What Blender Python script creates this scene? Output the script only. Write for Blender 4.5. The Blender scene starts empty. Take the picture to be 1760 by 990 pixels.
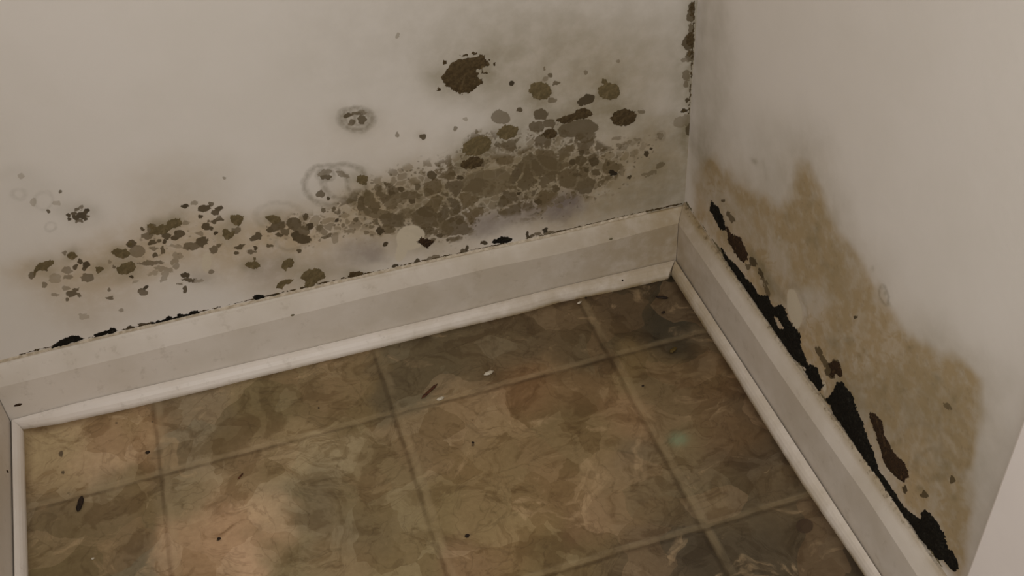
import bpy, math
import numpy as np
from mathutils import Vector

# ------------------------------------------------------------------ camera, world, lights, exposure
F_PX = 1992.03
CAM = (-0.5846, -1.2188, 1.1349)
ROT = (0.847129, 0.046726, -0.297477)
scene = bpy.context.scene
col = scene.collection
cam_data = bpy.data.cameras.new('camera')
cam_data.sensor_width = 36.0
cam_data.lens = F_PX * 36.0 / 1760.0
cam_data.clip_start = 0.02
cam = bpy.data.objects.new('camera', cam_data)
cam.location = CAM
cam.rotation_euler = ROT
col.objects.link(cam)
scene.camera = cam

world = bpy.data.worlds.new('world')
scene.world = world
world.use_nodes = True
world.node_tree.nodes['Background'].inputs['Color'].default_value = (1.0, 0.985, 0.96, 1)
world.node_tree.nodes['Background'].inputs['Strength'].default_value = 0.56

lamp_data = bpy.data.lights.new('fill_lamp', 'AREA')  # unseen fill lamp added behind the camera to brighten the corner
lamp_data.shape = 'RECTANGLE'
lamp_data.size = 1.1
lamp_data.size_y = 0.7
lamp_data.energy = 11.0
lamp_data.color = (1.0, 0.985, 0.96)
lamp = bpy.data.objects.new('fill_lamp', lamp_data)
lamp.location = (-0.72, -1.5, 1.45)
lamp.rotation_euler = (Vector((-0.22, -0.45, 0.1)) - Vector(lamp.location)).to_track_quat('-Z', 'Y').to_euler()
col.objects.link(lamp)

vs = scene.view_settings
scene.display_settings.display_device = 'sRGB'
vs.view_transform = 'Standard'
vs.look = 'None'
vs.exposure = 0.0
vs.gamma = 1.0
vs.use_curve_mapping = False

# ------------------------------------------------------------------ measurements of the corner (metres; origin where both walls meet the floor)
HB, H2, H3 = 0.1079, 0.0816, 0.01765      # baseboard top, lower edge of its slope, top of the shoe
TB, TS = 0.01436, 0.02762                 # thickness of the baseboard, reach of the shoe
L = 0.98416                               # width of the closet
LEAN = 0.03275                            # the left wall runs slightly askew
GX, GY, GA, TILE = -0.16838, -0.1557, 0.00807, 0.305
CASE_Y = -0.7116


def rot_matrix():
    a, b, c = ROT
    ca, sa, cb, sb, cc, sc = math.cos(a), math.sin(a), math.cos(b), math.sin(b), math.cos(c), math.sin(c)
    X = np.array([[1, 0, 0], [0, ca, -sa], [0, sa, ca]])
    Y = np.array([[cb, 0, sb], [0, 1, 0], [-sb, 0, cb]])
    Z = np.array([[cc, -sc, 0], [sc, cc, 0], [0, 0, 1]])
    return Z @ Y @ X


M = rot_matrix()
CV = np.array(CAM)


def survey(px, py, axis, value):
    """where a sighted point of the photograph lies on the plane axis = value"""
    d = M @ np.array([(px - 880) / F_PX, -(py - 495) / F_PX, -1.0])
    return CV + (value - CV[axis]) / d[axis] * d


def chart(P):
    """inverse of survey for an array of points: survey coordinates of places on a surface"""
    q = (np.asarray(P, float) - CV) @ M
    return 880 + F_PX * q[:, 0] / -q[:, 2], 495 - F_PX * q[:, 1] / -q[:, 2]


# ------------------------------------------------------------------ numpy noise
def _hash(ix, iy, s):
    h = (ix.astype(np.int64) * 374761393 + iy.astype(np.int64) * 668265263 + s * 2147483647) & 0xffffffff
    h = ((h ^ (h >> 13)) * 1274126177) & 0xffffffff
    return ((h ^ (h >> 16)) & 0xffff) / 65535.0


def vnoise(x, y, s=0):
    ix, iy = np.floor(x), np.floor(y)
    fx, fy = x - ix, y - iy
    fx, fy = fx * fx * (3 - 2 * fx), fy * fy * (3 - 2 * fy)
    a, b = _hash(ix, iy, s), _hash(ix + 1, iy, s)
    c, d = _hash(ix, iy + 1, s), _hash(ix + 1, iy + 1, s)
    return (a + (b - a) * fx) * (1 - fy) + (c + (d - c) * fx) * fy


def fbm(x, y, s=0, n=4):
    v, amp, tot = 0, 1.0, 0
    for k in range(n):
        v = v + amp * vnoise(x * 2 ** k, y * 2 ** k, s + k * 17)
        tot += amp
        amp *= 0.5
    return v / tot


def sstep(a, b, x):
    t = np.clip((x - a) / (b - a), 0, 1)
    return t * t * (3 - 2 * t)


def sd_poly(x, y, pts):
    """distance inside a polygon, positive within"""
    pts = np.asarray(pts, float)
    d = np.full(x.shape, 1e18)
    ins = np.zeros(x.shape, bool)
    n = len(pts)
    for i in range(n):
        (x0, y0), (x1, y1) = pts[i], pts[(i + 1) % n]
        ex, ey = x1 - x0, y1 - y0
        t = np.clip(((x - x0) * ex + (y - y0) * ey) / (ex * ex + ey * ey + 1e-12), 0, 1)
        d = np.minimum(d, (x - x0 - t * ex) ** 2 + (y - y0 - t * ey) ** 2)
        if y0 != y1:
            c = ((y0 > y) != (y1 > y)) & (x < (x1 - x0) * (y - y0) / (y1 - y0) + x0)
            ins ^= c
    return np.where(ins, 1, -1) * np.sqrt(d)


def sd_line(x, y, pts, w):
    d = np.full(x.shape, 1e18)
    for (x0, y0), (x1, y1) in zip(pts[:-1], pts[1:]):
        ex, ey = x1 - x0, y1 - y0
        t = np.clip(((x - x0) * ex + (y - y0) * ey) / (ex * ex + ey * ey + 1e-12), 0, 1)
        d = np.minimum(d, (x - x0 - t * ex) ** 2 + (y - y0 - t * ey) ** 2)
    return w - np.sqrt(d)


def sd_ell(x, y, cx, cy, rx, ry, ang=0):
    a = math.radians(ang)
    dx, dy = x - cx, y - cy
    u = (dx * math.cos(a) + dy * math.sin(a)) / rx
    v = (-dx * math.sin(a) + dy * math.cos(a)) / ry
    return (1 - np.sqrt(u * u + v * v)) * min(rx, ry)


# ------------------------------------------------------------------ node helpers
def srgb(r, g, b):
    f = lambda c: (c / 255 / 12.92) if c / 255 <= 0.04045 else ((c / 255 + 0.055) / 1.055) ** 2.4
    return (f(r), f(g), f(b), 1.0)


class NT:
    def __init__(self, name, rough=0.6, spec=0.3):
        self.m = bpy.data.materials.new(name)
        self.m.use_nodes = True
        self.t = self.m.node_tree
        self.b = self.t.nodes['Principled BSDF']
        self.b.inputs['Roughness'].default_value = rough
        self.b.inputs['Specular IOR Level'].default_value = spec

    def n(self, kind, **kw):
        nd = self.t.nodes.new(kind)
        for k, v in kw.items():
            setattr(nd, k, v)
        return nd

    def put(self, sock, v):
        if hasattr(v, 'links') or isinstance(v, bpy.types.NodeSocket):
            self.t.links.new(v, sock)
        else:
            sock.default_value = v

    def math(self, op, a, b=0.0, c=None, clamp=False):
        nd = self.n('ShaderNodeMath', operation=op, use_clamp=clamp)
        self.put(nd.inputs[0], a)
        self.put(nd.inputs[1], b)
        if c is not None:
            self.put(nd.inputs[2], c)
        return nd.outputs[0]

    def mix(self, f, a, b, blend='MIX'):
        nd = self.n('ShaderNodeMix', data_type='RGBA', blend_type=blend)
        self.put(nd.inputs[0], f)
        self.put(nd.inputs[6], a)
        self.put(nd.inputs[7], b)
        return nd.outputs[2]

    def step(self, v, a, b, lo=0.0, hi=1.0):
        nd = self.n('ShaderNodeMapRange', interpolation_type='SMOOTHSTEP')
        self.put(nd.inputs[0], v)
        for i, x in enumerate((a, b, lo, hi)):
            nd.inputs[i + 1].default_value = x
        return nd.outputs[0]

    def attr(self, name):
        nd = self.n('ShaderNodeAttribute', attribute_name=name)
        sp = self.n('ShaderNodeSeparateColor')
        self.t.links.new(nd.outputs['Color'], sp.inputs[0])
        return sp.outputs[0], sp.outputs[1], sp.outputs[2], nd.outputs['Alpha'], nd.outputs['Color']

    def coord(self, scale=(1, 1, 1), rot=(0, 0, 0)):
        tc = self.n('ShaderNodeTexCoord')
        mp = self.n('ShaderNodeMapping')
        mp.inputs['Scale'].default_value = scale
        mp.inputs['Rotation'].default_value = rot
        self.t.links.new(tc.outputs['Object'], mp.inputs[0])
        return mp.outputs[0]

    def noise(self, vec, scale, detail=3, rough=0.55, dist=0.0, out='Fac'):
        nd = self.n('ShaderNodeTexNoise')
        self.put(nd.inputs['Vector'], vec)
        nd.inputs['Scale'].default_value = scale
        nd.inputs['Detail'].default_value = detail
        nd.inputs['Roughness'].default_value = rough
        nd.inputs['Distortion'].default_value = dist
        return nd.outputs[out]

    def voro(self, vec, scale, feature='F1', out='Distance', rnd=1.0):
        nd = self.n('ShaderNodeTexVoronoi', feature=feature)
        self.put(nd.inputs['Vector'], vec)
        nd.inputs['Scale'].default_value = scale
        nd.inputs['Randomness'].default_value = rnd
        return nd.outputs[out]

    def warp(self, vec, scale, amount):
        nv = self.n('ShaderNodeVectorMath', operation='SUBTRACT')
        self.put(nv.inputs[0], self.noise(vec, scale, 2, out='Color'))
        nv.inputs[1].default_value = (0.5, 0.5, 0.5)
        sc = self.n('ShaderNodeVectorMath', operation='SCALE')
        self.put(sc.inputs[0], nv.outputs[0])
        sc.inputs['Scale'].default_value = amount
        ad = self.n('ShaderNodeVectorMath', operation='ADD')
        self.put(ad.inputs[0], vec)
        self.put(ad.inputs[1], sc.outputs[0])
        return ad.outputs[0]

    def ramp(self, f, stops, interp='LINEAR'):
        nd = self.n('ShaderNodeValToRGB')
        nd.color_ramp.interpolation = interp
        e = nd.color_ramp.elements
        while len(e) < len(stops):
            e.new(0.5)
        for el, (p, c) in zip(e, stops):
            el.position = p
            el.color = c
        self.put(nd.inputs[0], f)
        return nd.outputs[0]

    def bump(self, h, strength, dist):
        nd = self.n('ShaderNodeBump')
        nd.inputs['Strength'].default_value = strength
        nd.inputs['Distance'].default_value = dist
        self.put(nd.inputs['Height'], h)
        self.t.links.new(nd.outputs[0], self.b.inputs['Normal'])

    def color(self, c):
        self.put(self.b.inputs['Base Color'], c)
        return self.m


PAINT = srgb(221, 214, 206)


def wall_material(name):
    m = NT(name, 0.62, 0.25)
    V = m.coord()
    F, I, soft, yel, _ = m.attr('spots')
    vio, cell, ring, bare, _ = m.attr('tones')
    big = m.noise(V, 6, 3)
    fine = m.noise(V, 260, 3, 0.6)
    mid = m.noise(V, 60, 4, 0.6)
    c = m.mix(m.step(big, 0.35, 0.7), PAINT, srgb(217, 210, 201))
    # damp yellowing, patchy
    yp = m.math('MULTIPLY', yel, m.step(mid, 0.2, 0.62, 0.62, 1.05), clamp=True)
    c = m.mix(m.math('MULTIPLY', yp, 0.9), c, srgb(172, 147, 106))
    # grey green bloom
    sp = m.math('MULTIPLY', soft, m.step(m.noise(V, 35, 4, 0.6), 0.25, 0.7, 0.6, 1.0))
    c = m.mix(sp, c, srgb(128, 117, 88))
    c = m.mix(m.math('MULTIPLY', vio, m.step(mid, 0.25, 0.6, 0.7, 1.0)), c, srgb(118, 106, 102))
    # patches broken by a pale cell network
    W = m.warp(m.warp(V, 45, 0.012), 170, 0.005)
    edge = m.voro(W, 75, 'DISTANCE_TO_EDGE')
    cellcol = m.voro(W, 75, 'F1', 'Color')
    sc = m.n('ShaderNodeSeparateColor')
    m.put(sc.inputs[0], cellcol)
    keep = m.step(m.math('ADD', m.math('MULTIPLY', sc.outputs[0], 0.75), m.math('MULTIPLY', cell, 0.85)), 0.72, 0.85)
    net = m.step(m.math('ADD', edge, m.math('MULTIPLY', m.math('SUBTRACT', fine, 0.5), 0.14)), 0.02, 0.10, 0.15, 1.0)
    patch = m.math('MULTIPLY', m.math('MULTIPLY', keep, net), m.step(cell, 0.12, 0.4))
    pc = m.mix(sc.outputs[1], srgb(130, 114, 84), srgb(102, 89, 65))
    c = m.mix(m.math('MULTIPLY', patch, 0.58), c, pc)
    Wb = m.warp(m.warp(V, 30, 0.02), 120, 0.008)
    eb = m.voro(Wb, 36, 'DISTANCE_TO_EDGE')
    sb_ = m.n('ShaderNodeSeparateColor')
    m.put(sb_.inputs[0], m.voro(Wb, 36, 'F1', 'Color'))
    kb = m.step(m.math('ADD', m.math('MULTIPLY', sb_.outputs[0], 0.8), m.math('MULTIPLY', cell, 0.8)), 0.80, 0.9)
    nb = m.step(m.math('ADD', eb, m.math('MULTIPLY', m.math('SUBTRACT', fine, 0.5), 0.22)), 0.03, 0.09, 0.0, 1.0)
    pb = m.math('MULTIPLY', m.math('MULTIPLY', kb, nb), m.step(cell, 0.2, 0.5))
    c = m.mix(m.math('MULTIPLY', pb, 0.82), c, m.mix(sb_.outputs[2], srgb(104, 88, 60), srgb(92, 79, 58)))
    # small specks inside the cell region
    v2 = m.voro(m.warp(V, 120, 0.006), 190, 'F1', 'Distance')
    v2c = m.voro(m.warp(V, 120, 0.006), 190, 'F1', 'Color')
    s2 = m.n('ShaderNodeSeparateColor')
    m.put(s2.inputs[0], v2c)
    speck = m.math('MULTIPLY', m.step(v2, 0.30, 0.42, 1, 0), m.step(s2.outputs[0], 0.72, 0.78))
    speck = m.math('MULTIPLY', speck, m.step(m.math('ADD', cell, m.math('MULTIPLY', yel, 0.30)), 0.22, 0.5))
    c = m.mix(m.math('MULTIPLY', speck, 0.6), c, srgb(88, 74, 50))
    # rings and colonies with their own outline
    rp = m.math('MULTIPLY', ring, m.step(m.noise(V, 150, 3), 0.3, 0.6, 0.45, 1.0))
    c = m.mix(m.math('MULTIPLY', rp, 0.75), c, srgb(98, 86, 58))
    jag = m.math('MULTIPLY', m.math('SUBTRACT', m.noise(V, 330, 3, 0.65), 0.5), 0.55)
    crisp = m.step(m.math('ADD', F, jag), 0.47, 0.57)
    sc3 = m.ramp(I, [(0, srgb(142, 127, 100)), (0.45, srgb(96, 82, 57)), (0.8, srgb(64, 52, 33)), (1, srgb(28, 22, 14))])
    c = m.mix(m.math('MULTIPLY', crisp, m.step(I, 0.0, 0.7, 0.35, 0.95)), c, sc3)
    # bare spots where the paint lets the plaster show
    bf = m.step(m.math('ADD', bare, m.math('MULTIPLY', m.math('SUBTRACT', fine, 0.5), 0.25)), 0.4, 0.6)
    c = m.mix(m.math('MULTIPLY', bf, 0.9), c, srgb(202, 190, 168))
    m.bump(m.math('ADD', m.noise(V, 90, 3), m.math('MULTIPLY', crisp, 0.25)), 0.12, 0.002)
    return m.color(c)


def trim_material(name, seed=0.0, c1=(222, 213, 203), c2=(210, 200, 187)):
    m = NT(name, 0.42, 0.4)
    V = m.coord((1, 1, 1), (0, 0, seed))
    dirt, grime, _, _, _ = m.attr('wear')
    c = m.mix(m.step(m.noise(V, 9, 4), 0.35, 0.7), srgb(*c1), srgb(*c2))
    sm = m.math('MULTIPLY', m.step(m.noise(V, 55, 4, 0.7), 0.56, 0.72), 0.22)
    c = m.mix(sm, c, srgb(150, 134, 112))
    c = m.mix(m.math('MULTIPLY', dirt, m.step(m.noise(V, 40, 4, 0.6), 0.2, 0.65, 0.55, 1.0)), c, srgb(158, 138, 104))
    g = m.step(m.math('ADD', grime, m.math('MULTIPLY', m.math('SUBTRACT', m.noise(V, 140, 4, 0.7), 0.5), 1.1)), 0.5, 0.75)
    c = m.mix(m.math('MULTIPLY', g, 0.75), c, srgb(96, 78, 50))
    m.bump(m.noise(V, 60, 3), 0.08, 0.002)
    return m.color(c)


def crust_material(name, dark, mid, light, scale=500):
    m = NT(name, 0.9, 0.15)
    V = m.coord()
    c = m.mix(m.step(m.noise(V, scale, 3, 0.65), 0.35, 0.7), dark, mid)
    c = m.mix(m.step(m.noise(V, scale * 0.35, 4, 0.7), 0.55, 0.72, 0, 0.7), c, light)
    m.bump(m.noise(V, scale * 1.4, 3), 0.35, 0.001)
    return m.color(c)


def plain(name, c1, c2, rough=0.6, scale=300):
    m = NT(name, rough, 0.3)
    V = m.coord()
    c = m.mix(m.step(m.noise(V, scale, 3), 0.35, 0.65), c1, c2)
    m.bump(m.noise(V, scale, 2), 0.2, 0.0006)
    return m.color(c)


def floor_material():
    m = NT('slate_pattern_vinyl', 0.5, 0.35)
    V = m.coord()
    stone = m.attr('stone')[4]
    gr, spot, teal, low, _ = m.attr('seams')
    W = m.warp(m.warp(V, 5, 0.14), 22, 0.035)
    W2 = m.warp(m.warp(V, 8, 0.10), 40, 0.02)
    sc = m.n('ShaderNodeSeparateColor')
    m.put(sc.inputs[0], m.voro(W, 17, 'F1', 'Color'))
    # cleft layers: stepped tones with soft and sharp sides
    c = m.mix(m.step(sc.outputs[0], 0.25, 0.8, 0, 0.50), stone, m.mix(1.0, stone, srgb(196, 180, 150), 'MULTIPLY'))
    c = m.mix(m.step(sc.outputs[1], 0.55, 0.95, 0, 0.20), c, srgb(180, 148, 112))
    n1 = m.noise(W2, 14, 5, 0.62, 1.2)
    c = m.mix(m.step(n1, 0.50, 0.60, 0, 0.46), c, m.mix(1.0, c, srgb(178, 160, 128), 'MULTIPLY'))
    c = m.mix(m.step(n1, 0.30, 0.42, 0.34, 0), c, srgb(205, 176, 136))
    vein = m.math('ABSOLUTE', m.math('SUBTRACT', m.noise(W, 11, 4, 0.55, 1.5), 0.5))
    c = m.mix(m.step(vein, 0.0, 0.022, 0.26, 0), c, m.mix(1.0, c, srgb(140, 120, 90), 'MULTIPLY'))
    gn = m.noise(V, 120, 4, 0.65)
    c = m.mix(m.step(gn, 0.3, 0.7, 0.0, 0.22), c, m.mix(1.0, c, srgb(170, 155, 130), 'MULTIPLY'))
    seam = m.math('MULTIPLY', gr, m.step(m.noise(V, 26, 3), 0.3, 0.65, 0.10, 0.62))
    c = m.mix(seam, c, m.mix(0.5, stone, srgb(158, 138, 104)))
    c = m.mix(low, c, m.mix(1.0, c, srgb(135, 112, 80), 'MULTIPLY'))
    c = m.mix(m.step(m.math('ADD', spot, m.math('MULTIPLY', m.math('SUBTRACT', gn, 0.5), 0.5)), 0.4, 0.65, 0, 0.8), c, srgb(62, 46, 32))
    c = m.mix(m.math('MULTIPLY', teal, m.step(gn, 0.3, 0.6, 0.5, 1)), c, srgb(128, 150, 118))
    h = m.math('ADD', m.math('MULTIPLY', gr, -0.4), m.math('ADD', m.math('MULTIPLY', n1, 0.9), m.math('MULTIPLY', sc.outputs[0], 0.25)))
    m.bump(h, 0.5, 0.004)
    return m.color(c)


MAT = {
    'wall_back': wall_material('damp_stained_wall_paint'),
    'trim': trim_material('white_trim_gloss'),
    'trim2': trim_material('white_trim_gloss_aged', 1.3, (234, 225, 217), (226, 216, 205)),
    'black': crust_material('black_mould', srgb(16, 13, 9), srgb(34, 30, 22), srgb(52, 50, 42)),
    'red': crust_material('red_brown_mould', srgb(44, 32, 22), srgb(66, 48, 31), srgb(100, 78, 50)),
    'dkbrown': crust_material('dark_brown_mould', srgb(68, 55, 36), srgb(88, 73, 49), srgb(120, 103, 74), 200),
    'brown': crust_material('brown_mould', srgb(96, 84, 58), srgb(114, 99, 70), srgb(138, 123, 92), 160),
    'grey': crust_material('grey_mould', srgb(108, 99, 76), srgb(122, 112, 86), srgb(135, 124, 98), 200),
    'casing': plain('door_casing_paint', srgb(238, 229, 223), srgb(235, 226, 220), 0.4, 12),
    'splinter': plain('dark_wood', srgb(92, 52, 28), srgb(58, 32, 18), 0.7),
    'dropping': plain('dark_pellet', srgb(48, 34, 22), srgb(26, 18, 12), 0.8),
    'chip': plain('white_plaster', srgb(206, 196, 178), srgb(176, 164, 142), 0.8),
    'seed': plain('olive_husk', srgb(92, 74, 30), srgb(66, 50, 20), 0.7),
    'caulk': plain('old_caulk', srgb(200, 186, 166), srgb(168, 152, 128), 0.55, 160),
}


# ------------------------------------------------------------------ mesh helpers
def link_mesh(name, verts, faces, mat, parent=None, smooth=False):
    me = bpy.data.meshes.new(name)
    me.from_pydata([tuple(v) for v in verts], [], [tuple(f) for f in faces])
    me.materials.append(mat)
    if smooth:
        me.shade_smooth()
    me.update()
    o = bpy.data.objects.new(name, me)
    col.objects.link(o)
    if parent:
        o.parent = parent
    return o


def add_attr(o, name, arr4):
    a = o.data.attributes.new(name, 'FLOAT_COLOR', 'POINT')
    a.data.foreach_set('color', np.ascontiguousarray(arr4, dtype=np.float32).ravel())


def tag(o, label=None, cat=None, kind=None, group=None):
    if label:
        o['label'] = label
    if cat:
        o['category'] = cat
    if kind:
        o['kind'] = kind
    if group:
        o['group'] = group
    return o


def sheet(name, U, Vv, place, mat, back):
    """a finely gridded surface with real thickness behind it; place(u, v) -> 3 arrays; back = offset vector"""
    nu, nv = len(U), len(Vv)
    uu, vv = np.meshgrid(U, Vv, indexing='ij')
    P = np.stack([a.ravel() for a in place(uu, vv)], 1)
    i = np.arange(nu - 1)[:, None] * nv + np.arange(nv - 1)[None, :]
    q = np.stack([i, i + nv, i + nv + 1, i + 1], -1).reshape(-1, 4)
    # orient the front faces away from the thickness
    a, b, d = P[q[0, 0]], P[q[0, 1]], P[q[0, 3]]
    if np.dot(np.cross(b - a, d - a), back) > 0:
        q = q[:, ::-1]
    n = len(P)
    corner = [0, (nu - 1) * nv, nu * nv - 1, nv - 1]
    P = np.vstack([P, P[corner] + np.array(back)])
    rim = [list(np.arange(nu) * nv), list((nu - 1) * nv + np.arange(nv)), list((np.arange(nu) * nv + nv - 1)[::-1]), list(np.arange(nv)[::-1])]
    faces = [tuple(r) for r in q]
    for k in range(4):
        r = rim[k]
        faces.append(tuple([r[0], n + k, n + (k + 1) % 4, r[-1]]) if True else None)
    faces.append((n, n + 1, n + 2, n + 3))
    me = bpy.data.meshes.new(name)
    me.from_pydata(P.tolist(), [], [tuple(int(x) for x in f) for f in faces])
    me.materials.append(mat)
    me.update()
    o = bpy.data.objects.new(name, me)
    col.objects.link(o)
    return o, P


# ------------------------------------------------------------------ stains of the back wall (survey x, y, radii, angle, strength)
SPOTS_BACK = """880 143 4 4 0 .85;683 61 4 4 0 .2;727 235 5 5 0 .6;682 231 3 3 0 .35;783 221 3 3 0 .4;819 226 3 3 0 .4
1008 172 15 8 -25 .72;1008 234 14 10 -15 .5;992 222 34 15 -10 .5;922 218 13 8 0 .5;929 197 12 9 0 .55;861 202 18 12 20 .4;893 188 5 4 0 .6;945 212 10 7 0 .5
1008 234 15 9 0 .45;837 314 44 24 -8 .36;929 285 38 20 0 .42;989 314 30 13 0 .35;983 278 5 5 0 .6;998 276 8 8 0 .5;1021 278 8 7 0 .6;1008 292 4 4 0 .6;999 262 4 4 0 .6
992 301 5 4 0 .55;1024 297 6 5 0 .5;1054 298 7 4 10 .95;1082 305 3 3 0 .7;1111 264 4 4 0 .75;1120 255 2 2 0 .8;1045 283 3 3 0 .6;1135 234 5 5 0 .35;1037 258 3 2 0 .5
1176 190 4 3 0 .8;1180 172 3 3 0 .7;1178 207 10 9 0 .3;1183 72 9 13 8 .6;1186 95 8 9 0 .5;1178 103 6 3 0 .35;1180 130 6 8 0 .4;1179 145 4 5 0 .4;1187 30 6 8 0 .55;1188 14 5 8 0 .6;1187 50 4 8 0 .5;1186 222 8 9 0 .6;1190 236 5 8 0 .7;1170 210 12 9 0 .25
558 298 12 6 -20 .35;560 304 8 4 0 .55;550 333 6 6 0 .5;564 341 3 2.5 0 .7;579 379 3 3 0 .8;574 359 3 3 0 .5;557 361 3 3 0 .5;590 300 10 3 20 .35
664 317 3 3 0 .5;650 324 6 5 0 .4;718 321 4 6 0 .5;742 301 7 6 0 .6;736 330 7 6 0 .45;703 336 18 7 0 .45;679 340 14 9 0 .4;648 367 26 10 15 .42;672 352 10 8 0 .4;733 364 13 9 0 .48;700 367 13 9 0 .35
757 382 12 8 0 .4;664 394 14 7 0 .42;654 397 6 5 0 .75;767 396 12 8 0 .38;780 365 8 6 0 .45;690 325 4 3 0 .6;672 332 5 4 0 .6;709 345 5 4 0 .6
662 420 4 3 0 .8;717 450 4 4 0 .7;680 457 5 2 -10 .8;612 378 3 3 0 .5;590 388 3 3 0 .4;600 398 8 3 0 .3;630 400 4 3 0 .4;640 390 4 3 0 .4;620 350 6 12 0 .5
477 388 12 8 -20 .55;505 386 14 11 30 .55;533 389 5 5 0 .75;524 373 4 6 10 .6;518 410 15 6 10 .65;508 404 7 6 0 .7;521 396 12 7 0 .5;464 394 6 4 0 .6;439 409 9 4 -10 .6;432 433 6 2 0 .5;464 423 6 2.5 0 .55
412 424 8 2.5 -15 .6;439 426 3 3 0 .7;406 434 3 2 0 .6;514 431 3 3 0 .6;561 406 8 3 -20 .5;576 409 6 9 0 .25;549 390 5 4 0 .4;556 398 6 4 0 .35;444 403 4 3 0 .6;490 398 7 5 0 .5;480 404 5 3 0 .6
55 473 5 5 0 .5;111 435 2.5 2.5 0 .4;139 450 4 4 0 .7;148 456 6 4 -30 .75;144 462 3 2 0 .6;130 459 3 4 0 .6;115 465 8 5 0 .35;150 477 10 7 0 .45;117 476 7 3 0 .35;94 479 10 8 0 .18;76 490 4 4 0 .4;130 497 5 3 0 .55
123 505 8 4 -10 .55;115 516 3 3 0 .5;95 506 4 2 0 .3;114 495 5 3 0 .3;135 508 3 2 0 .5;226 419 7 6 0 .6;236 432 13 11 0 .38;188 450 2 3 0 .3;196 459 2.5 2.5 0 .5
261 393 9 8 0 .45;253 406 9 5 0 .45;309 400 8 6 0 .6;261 417 7 3 0 .6;300 409 5 4 0 .65;283 415 3 3 0 .7;286 405 7 5 0 .6;267 438 3 3 0 .6;264 427 6 2 0 .4;280 430 2.5 5 0 .55;273 414 3 3 0 .5
258 452 17 3 -3 .45;282 462 14 4 10 .28;283 474 5 10 30 .25;262 470 8 3 -20 .2;226 475 2.5 2.5 0 .8;244 394 3 2 20 .6;318 354 6 3 10 .8;334 349 6 3 0 .3;351 358 10 5 -10 .65;376 358 7 4 -30 .65;370 365 5 5 0 .6;364 351 4 3 0 .5
345 373 3 2.5 0 .7;373 379 9 3 -15 .6;377 374 3 4 0 .5;356 390 9 5 15 .65;371 400 3 3 0 .8;406 396 7 5 -20 .45;348 415 10 8 -20 .6;330 423 13 6 -5 .48;367 429 6 6 0 .5;376 422 4 3 0 .5;345 401 4 3 0 .3;340 401 4 2 0 .3;358 380 2.5 2 0 .5
301 423 10 1.8 0 .25;305 440 8 6 0 .25;300 450 6 4 0 .3;303 458 5 3 0 .3;320 383 5 3 0 .3;386 307 2 2 0 .3
130 373 5 3 30 .7;139 370 6 5 0 .75;146 366 4 3 0 .7;150 362 4 3 0 .8;119 377 3 3 0 .7;118 370 2.5 2 0 .7;144 375 4 3 0 .75;148 377 3 2.5 0 .7;127 366 3 2 0 .6;140 356 2.5 3 0 .4;151 372 3 2 0 .5;136 380 5 2 0 .5;133 360 3 2 0 .5
36 303 5 4 0 .12;104 330 2.5 2 0 .5;83 363 2.5 2 0 .55;57 348 5 5 0 .12;98 350 6 4 0 .1
245 503 7 5 10 .5;251 495 4 2.5 -40 .8;243 500 5 3 0 .55;188 497 3 3 0 .45;188 512 4 2 0 .5;232 485 6 2 -20 .2;209 533 3 2 0 .3;318 473 6 3.5 0 .75;323 481 9 2.5 0 .6;318 497 3 6 20 .6;362 467 4 2.5 0 .4;310 488 4 1.5 0 .4;338 483 8 2 -10 .25;145 544 9 5 0 .12
224 565 5 4 0 .85;245 558 6 2.5 -10 .7;259 557 3 2 0 .6;747 446 13 6 -5 .45;742 448 8 3 0 .6;731 450 4 3 0 .6;802 430 1.8 6 0 .75;796 432 3 2 0 .6;833 418 5 3 0 .8;906 404 2 5 0 .8;912 405 5 2 -20 .6;937 396 4 3 0 .9;925 402 4 2 0 .5;942 400 8 2 -10 .5
598 199 7 3 -20 .6;605 210 5 5 0 .5;622 205 7 8 0 .55;612 195 8 2 0 .5;602 213 4 3 0 .4;622 192 6 2 10 .35
757 405 6 3 0 .6;745 412 4 3 0 .5;770 412 3 2 0 .6;790 382 5 4 0 .5;740 394 5 4 0 .5;728 396 6 5 0 .5;720 404 5 3 0 .6;775 378 5 4 0 .5;752 370 6 5 0 .5;893 332 3 3 0 .75;866 340 4 3 0 .5;925 347 5 4 0 .6;955 325 6 5 0 .5;905 305 5 4 0 .4
1120 297 8 4 -25 .35;1135 284 7 4 -25 .4;1108 300 5 3 0 .35;1058 238 6 2 -20 .3;1080 245 5 2 0 .3;1095 240 4 2 0 .3;1065 250 4 2 0 .35;949 172 6 3 0 .4;945 130 3 3 0 .5;936 118 2 2 0 .4;1007 124 3 3 0 .35;1063 106 3 3 0 .3;956 143 5 2 -20 .5;937 135 4 3 0 .3
790 305 5 3 10 .7;776 299 6 3 10 .5;768 303 4 3 0 .4;800 205 3 2 0 .2;1103 191 4 2 0 .4"""

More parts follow.
